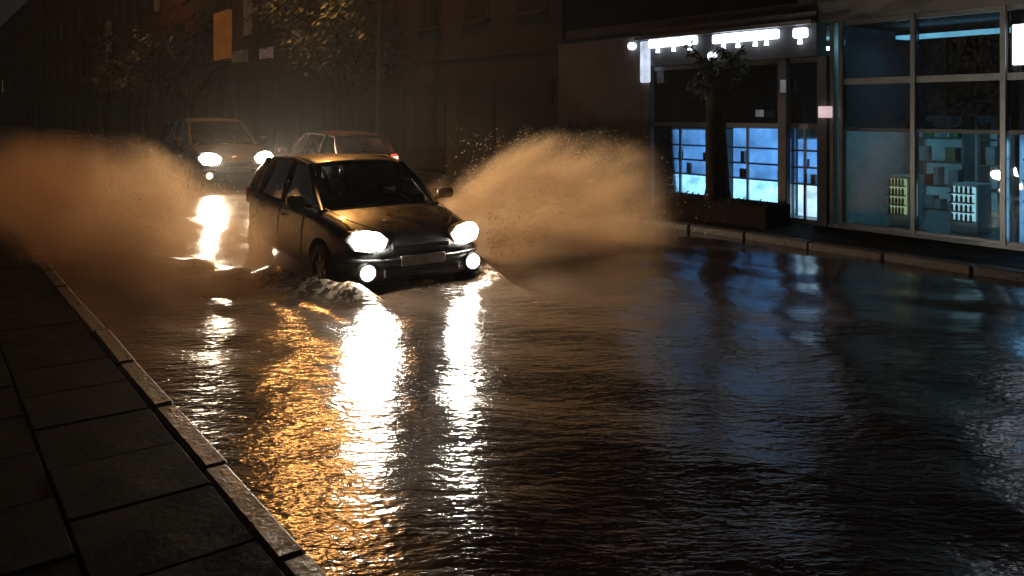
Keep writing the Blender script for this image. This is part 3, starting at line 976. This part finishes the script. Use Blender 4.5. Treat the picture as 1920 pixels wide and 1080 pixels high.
cabinet(-8.78, -7.60, FN + 0.45, 1.40, 'case_blue', 'case_cyan', 'glowing blue cabinet in the shop window just right of the tree trunk', 4)
cabinet(-7.42, -6.90, FN + 0.30, 1.25, 'case_blue', 'case_white', 'short white glowing cabinet at the right end of the blue windows', 2)
cabinet(-4.18, -3.3, FN + 0.40, 1.30, 'case_cyan', 'case_cyan', 'bright pale blue cabinet at the right edge of the picture', 3)

def cooler(s, n, w, h, z, mat, label):
    root = empty('drinks_cooler', P(s, n, 0.12), ROAD_ROT)
    tag(root, label, 'cooler')
    obj('carcass', SP(-w / 2 - .03, w / 2 + .03, 0.03, 0.45, 0, z + h), 'shop_white', root, bevel=0.01)
    obj('light_box', SP(-w / 2, w / 2, 0.0, 0.028, z, z + h - .04), mat, root)
    rng = random.Random(int(s * 50))
    for k in range(4):
        zz = z + h * k / 4
        obj('shelf', SP(-w / 2, w / 2, -0.10, -0.002, zz - .008, zz + .008), 'frame_metal', root)
        for q in range(5):
            x = -w / 2 + w * (q + .5) / 5
            obj('bottle', TB([(x, -.05, zz + .009), (x, -.05, zz + h * .14), (x, -.05, zz + h * .2)], [.018, .018, .007], 7), rng.choice(('goods_red', 'goods_green', 'goods_tan', 'shop_white')), root)
cooler(-5.93, FN + 0.55, 0.24, 0.55, 0.18, 'lamp_lime', 'narrow cooler glowing yellow green in the dim right shop window')
cooler(-5.03, FN + 0.55, 0.30, 0.50, 0.18, 'lamp_cyan', 'narrow cooler glowing cyan in the dim right shop window')

def shop_rack(s, n, w, h, label, seed):
    root = empty('shop_rack', P(s, n, 0.12), ROAD_ROT)
    tag(root, label, 'rack')
    rng = random.Random(seed)
    for x in (-w / 2, w / 2):
        obj('upright', SP(x - .02, x + .02, 0, .35, 0, h), 'frame_metal', root)
    k = 0
    while 0.1 + k * 0.38 < h:
        zz = 0.1 + k * 0.38
        obj('shelf', SP(-w / 2 + .021, w / 2 - .021, 0, .35, zz - .015, zz + .015), 'frame_metal', root)
        x = -w / 2 + .08
        while x < w / 2 - .15:
            wd = rng.uniform(.07, .16)
            if rng.random() < .8:
                obj('carton', SP(x, x + wd, 0.03, .25, zz + .016, zz + rng.uniform(.12, .30)), rng.choice(('goods_red', 'goods_green', 'goods_tan', 'shop_white', 'shop_white')), root)
            x += wd + .015
        k += 1
shop_rack(-6.15, FN + 2.2, 0.8, 1.6, 'tall stocked rack at the back of the dim shop bay nearest the pink wall lamp', 1)
shop_rack(-4.95, FN + 1.9, 0.9, 1.5, 'stocked rack at the back of the dim shop bay beside the cyan cooler', 2)

# ================================================================== PLANTS
def leaf_cloud(name, centre_fn, count, size, mat, parent, rng):
    vs, fs = [], []
    for k in range(count):
        c = centre_fn(rng)
        a = Vector((rng.gauss(0, 1), rng.gauss(0, 1), rng.gauss(0, 1))).normalized()
        b = a.orthogonal().normalized(); cc = a.cross(b)
        l = size * rng.uniform(0.6, 1.4); w = l * 0.42
        i = len(vs)
        vs += [c - b * l, c + cc * w + a * w * .25, c + b * l, c - cc * w + a * w * .25]
        fs += [(i, i + 1, i + 2), (i, i + 2, i + 3)]
    me = bpy.data.meshes.new(name); me.from_pydata(vs, [], fs); me.materials.append(M[mat])
    o = bpy.data.objects.new(name, me); o.parent = parent; col.objects.link(o)
    return o

def tree(label, s, n, height, trunk_r, fork, spread, leaves, lsize, mat, seed, zbase=0.07, name='street_tree', low=0.0, group=None, flat=0.8):
    rng = random.Random(seed)
    root = empty(name, P(s, n, zbase), 0)
    tag(root, label, 'tree', group)
    bm = bmesh.new()
    pts, rr = [], []
    for i in range(8):
        u = i / 7
        pts.append((0.05 * math.sin(u * 5 + seed) * u, 0.05 * math.cos(u * 4 + seed) * u, -0.05 + fork * u))
        rr.append(trunk_r * (1.0 - 0.30 * u) * (1.18 if i == 0 else 1))
    tube(bm, pts, rr, 10)
    obj('trunk', bm, 'bark', root, smooth=True)
    tips = []
    nb = 8
    for k in range(nb):
        a = 2 * math.pi * k / nb + rng.uniform(-.3, .3)
        L_ = (height - fork) * rng.uniform(0.6, 1.0)
        el = rng.uniform(0.5, 1.3)
        b0 = Vector(pts[-1]) - Vector((0, 0, rng.uniform(0.0, 0.25 * fork)))
        q = [b0]
        for j in range(1, 5):
            u = j / 4
            q.append(b0 + Vector((math.cos(a) * math.cos(el) * spread * u * 1.3 + rng.gauss(0, .06), math.sin(a) * math.cos(el) * spread * u * 1.3 + rng.gauss(0, .06), L_ * math.sin(el) * u)))
        obj('branch', TB(q, [trunk_r * .42, trunk_r * .3, trunk_r * .2, trunk_r * .12, trunk_r * .05], 7), 'bark', root, smooth=True)
        tips += q[2:]
        for w in range(2):
            b1 = q[rng.choice((2, 3))]
            e = b1 + Vector((rng.gauss(0, .5) * spread, rng.gauss(0, .5) * spread, rng.uniform(-.1, .4) * (height - fork)))
            obj('twig', TB([b1, (b1 + e) / 2 + Vector((0, 0, .05)), e], [trunk_r * .12, trunk_r * .08, trunk_r * .03], 5), 'bark', root, smooth=True)
            tips.append(e); tips.append((b1 + e) / 2)
    if leaves:
        clumps = [(t + Vector((rng.gauss(0, .15), rng.gauss(0, .15), rng.gauss(0, .12))) * spread * .5, rng.uniform(.18, .42) * spread * .6) for t in tips for _ in range(2)]
        def cf(r_):
            c, rad = r_.choice(clumps)
            d = Vector((r_.gauss(0, 1), r_.gauss(0, 1), r_.gauss(0, 1) * flat)) * rad * .62
            p = c + d
            p.z = max(p.z, low)
            return p
        leaf_cloud('crown', cf, leaves, lsize, mat, root, rng)
    return root

tree('short dark tree in a low planter in front of the blue shop windows', -8.22, 10.25, 2.75, 0.20, 1.95, 0.40, 1300, 0.045, 'leaf_dark', 21, zbase=0.36, low=1.55)

def planter(s, n, w, d, h):
    root = empty('planter', P(s, n, 0.07), ROAD_ROT)
    tag(root, 'low dark planter box round the foot of the tree', 'planter')
    t = 0.09
    for (a, b, c, e) in ((-w / 2, w / 2, -d / 2, -d / 2 + t), (-w / 2, w / 2, d / 2 - t, d / 2), (-w / 2, -w / 2 + t, -d / 2 + t + .001, d / 2 - t - .001), (w / 2 - t, w / 2, -d / 2 + t + .001, d / 2 - t - .001)):
        obj('panel', SP(a, b, c, e, -0.03, h), 'planter', root, bevel=0.01)
    obj('soil', SP(-w / 2 + t, w / 2 - t, -d / 2 + t, d / 2 - t, 0.0, h - 0.05), 'soil', root)
    rng = random.Random(4)
    leaf_cloud('ground_cover', lambda r: Vector((r.uniform(-w / 2 + t, w / 2 - t), r.uniform(-d / 2 + t, d / 2 - t), h - 0.03 + abs(r.gauss(0, .03)))), 500, 0.03, 'leaf_dark', root, rng)['kind'] = 'stuff'
planter(-8.2, 10.25, 2.2, 0.62, 0.33)

def hedge(s0, s1, n, w, h, label, seed):
    rng = random.Random(seed)
    root = empty('hedge', P((s0 + s1) / 2, n, 0.07), ROAD_ROT)
    tag(root, label, 'hedge')
    L_ = s1 - s0
    for k in range(int(L_ / 0.45)):
        x = -L_ / 2 + 0.25 + k * 0.45
        obj('stem', TB([(x, 0, -0.03), (x + rng.uniform(-.1, .1), rng.uniform(-.1, .1), h * .4), (x + rng.uniform(-.2, .2), rng.uniform(-.12, .12), h * .85)], [.025, .02, .008], 5), 'bark', root)
    def cf(r):
        x = r.uniform(-L_ / 2, L_ / 2)
        hh = h * (1 + .07 * noise.noise((x * 2.1, seed, 0)))
        if x > L_ / 2 - 0.5: hh *= 0.62 + 0.38 * (L_ / 2 - x) / 0.5
        return Vector((x, r.uniform(-w / 2, w / 2), hh * (r.random() ** .7)))
    leaf_cloud('foliage', cf, 9000, 0.05, 'leaf_dark', root, rng)
hedge(-13.2, -10.35, 10.35, 0.6, 1.42, 'dark hedge in front of the plain grey wall beside the shop', 8)

# ================================================================== BUILDINGS ALONG THE FAR SIDE
def facade(name, label, s0, s1, n0, depth, h, mat, storeys, cols, lit, seed, ground_shutters=True, parapet=0.35):
    rng = random.Random(seed)
    root = empty(name, P((s0 + s1) / 2, n0, 0.07), ROAD_ROT)
    tag(root, label, 'building')
    W = s1 - s0
    obj('wall', SP(-W / 2, W / 2, 0, depth, -0.1, h), mat, root)
    obj('parapet', SP(-W / 2 - .06, W / 2 + .06, -0.10, 0.25, h + .002, h + parapet), mat, root, bevel=0.02)
    for k in range(1, storeys):
        zz = h * k / storeys
        obj('string_course', SP(-W / 2, W / 2, -0.07, -0.002, zz - 0.06, zz + 0.06), mat, root, bevel=0.01)
    bw = W / cols
    for st in range(storeys):
        for c in range(cols):
            x = -W / 2 + (c + .5) * bw
            zb = h * st / storeys
            sh = h / storeys
            if st == 0 and ground_shutters:
                w_, a, b = bw * .76, 0.12, sh * .78
                win = obj('shutter', SP(x - w_ / 2, x + w_ / 2, -0.03, -0.004, zb + a, zb + b), 'shutter', root)
                nsl = 9
                for q in range(nsl):
                    z_ = zb + a + (b - a) * (q + .5) / nsl
                    obj('slat', SP(x - w_ / 2 + .03, x + w_ / 2 - .03, -0.05, -0.031, z_ - (b - a) / nsl * .4, z_ + (b - a) / nsl * .4), 'shutter', win)
                continue
            w_, a, b = min(1.3, bw * .5), sh * .28, sh * .80
            m = lit.get((st, c), 'dark_glass')
            pane = obj('window', SP(x - w_ / 2, x + w_ / 2, -0.03, -0.004, zb + a, zb + b), 'frame_dark', root)
            for (q0, q1) in ((x - w_ / 2 + .06, x - .03), (x + .03, x + w_ / 2 - .06)):
                obj('pane', SP(q0, q1, -0.045, -0.031, zb + a + .06, zb + b - .06), m if m != 'dark_glass' else 'trim_black', pane)
            obj('sill', SP(x - w_ / 2 - .1, x + w_ / 2 + .1, -0.16, -0.003, zb + a - .09, zb + a - .002), mat, pane)
    return root

facade('corner_building', 'dark unlit grey building behind the hatchback next to the shop', -25.0, -13.6, 11.6, 9, 9.5, 'wall_grey', 3, 5, {}, 1)
facade('apartment_building', 'brown building with an amber sign at upper left', -42.0, -25.6, 11.4, 10, 11.5, 'wall_brown', 3, 7,
       {(1, 3): 'win_dim', (1, 6): 'win_dim', (2, 2): 'win_dim'}, 2)
facade('terrace_building', 'far dark rust coloured building at the left edge', -70.0, -42.8, 11.6, 10, 10.0, 'wall_rust', 3, 9,
       {(1, 2): 'win_pink', (2, 6): 'win_dim', (1, 7): 'win_pink'}, 3)
facade('distant_building', 'farthest dark building closing the street at far left', -190.0, -71.0, 11.0, 12, 14.5, 'wall_grey', 4, 24,
       {(1, 9): 'win_pink', (2, 4): 'win_dim'}, 6)

def sign(name, label, s, n, z0, z1, w, mat, side=True):
    root = empty(name, P(s, n, 0.07), ROAD_ROT)
    tag(root, label, 'sign')
    d = 0.16
    obj('sign_box', SP(-w / 2, w / 2, -d, 0, z0, z1), mat, root, bevel=0.02)
    t = 0.05
    obj('sign_frame', SP(-w / 2 - t, w / 2 + t, -d - .02, .02, z1 + .002, z1 + t), 'frame_dark', root)
    obj('sign_frame', SP(-w / 2 - t, w / 2 + t, -d - .02, .02, z0 - t, z0 - .002), 'frame_dark', root)
    obj('bracket', SP(-0.06, 0.06, 0.021, 0.45, (z0 + z1) / 2 - .06, (z0 + z1) / 2 + .06), 'frame_dark', root)
    return root
sign('wall_sign', 'upright amber lit sign on the brown building', -35.6, 10.95, 4.0, 6.1, 2.1, 'sign_amber')
sign('wall_sign', 'small amber strip sign running off the foot of the upright amber sign', -33.3, 10.95, 3.75, 4.25, 1.6, 'win_dim')
sign('wall_sign', 'tiny pale sign on the brown building above the estate car', -30.2, 10.95, 3.75, 4.15, 1.1, 'win_pink')
sign('wall_sign', 'tiny pinkish sign high on the brown building', -27.2, 10.95, 3.9, 4.6, 0.55, 'win_pink')
sign('wall_sign', 'small white lit sign between the amber sign and the far left buildings', -43.5, 10.95, 3.2, 3.9, 1.1, 'win_cool')
sign('wall_sign', 'narrow pale upright sign on the far left building', -61.0, 10.95, 4.4, 8.0, 1.1, 'win_dim')

# dark trees along the far pavement
for i, (s, n, h, lab) in enumerate([
        (-22.0, 10.4, 7.5, 'dark leafy tree in front of the unlit grey building'),
        (-38.5, 10.2, 6.5, 'dark tree on the far pavement left of the amber sign'),
        (-47.0, 10.2, 7.0, 'dark tree behind the estate car towards the far left'),
        (-58.0, 10.2, 8.0, 'leafy dark tree at the far left of the street')]):
    tree(lab, s, n, h, 0.16, 2.4, 2.0, 3500, 0.12, 'leaf', 30 + i, low=2.0, group='trees along the far pavement')

# ================================================================== STREET LAMPS
def street_lamp(label, s, zl, power, n_pole=9.85, n_head=8.25):
    root = empty('street_lamp', P(s, n_pole, 0.07), ROAD_ROT)
    tag(root, label, 'street lamp', 'sodium street lamps on the far pavement')
    obj('pole', TB([(0, 0, -0.04), (0, 0, 1.0), (0, 0, zl - 0.5)], [0.10, 0.085, 0.055], 12), 'pole', root, smooth=True)
    obj('base', cyl(bmesh.new(), (0, 0, 0.30), 0.13, 0.66, 'Z', 14), 'pole', root)
    dn = n_head - n_pole
    obj('arm', TB([(0, 0, zl - 0.52), (0, dn * .15, zl - 0.1), (0, dn * .5, zl + 0.10), (0, dn * .85, zl + 0.12)], 0.04, 8), 'pole', root, smooth=True)
    hd = obj('lamp_head', SP(-0.17, 0.17, dn - 0.42, dn + 0.32, zl + 0.06, zl + 0.22), 'pole', root, bevel=0.04)
    obj('lamp_glass', SP(-0.13, 0.13, dn - 0.36, dn + 0.26, zl - 0.01, zl + 0.058), 'sodium', hd, bevel=0.025)
    ld = bpy.data.lights.new('sodium_light', 'SPOT'); ld.spot_size = R(130); ld.spot_blend = 0.35
    ld.energy = power; ld.color = (1.0, 0.46, 0.13); ld.shadow_soft_size = 0.22
    lo = bpy.data.objects.new('sodium_light', ld); lo.parent = hd; lo.location = (0, dn - 0.05, zl - 0.28); lo.rotation_euler = (R(-30), 0, 0)
    col.objects.link(lo)
street_lamp('sodium street lamp whose pole stands behind the hatchback roof', -18.94, 8.3, 1700)
street_lamp('second sodium street lamp added farther down the street at left to light that end', -46.0, 10.4, 900)  # head out of frame, put in to light the far street

# ================================================================== THIN HAZE ADDED TO GIVE THE LAMPS A GLOW
def haze():
    bm = SP(-430, 70, -125, 165, -1.7, 15.5)
    m, N, L = new_mat('haze')
    out = N.new('ShaderNodeOutputMaterial')
    pv = N.new('ShaderNodeVolumePrincipled')
    pv.inputs['Color'].default_value = (0.9, 0.88, 0.86, 1)
    pv.inputs['Density'].default_value = 0.0005
    pv.inputs['Anisotropy'].default_value = 0.6
    L.new(pv.outputs[0], out.inputs['Volume'])
    o = obj('haze', bm, 'haze')
    o.rotation_euler.z = ROAD_ROT
    tag(o, kind='stuff')
haze()
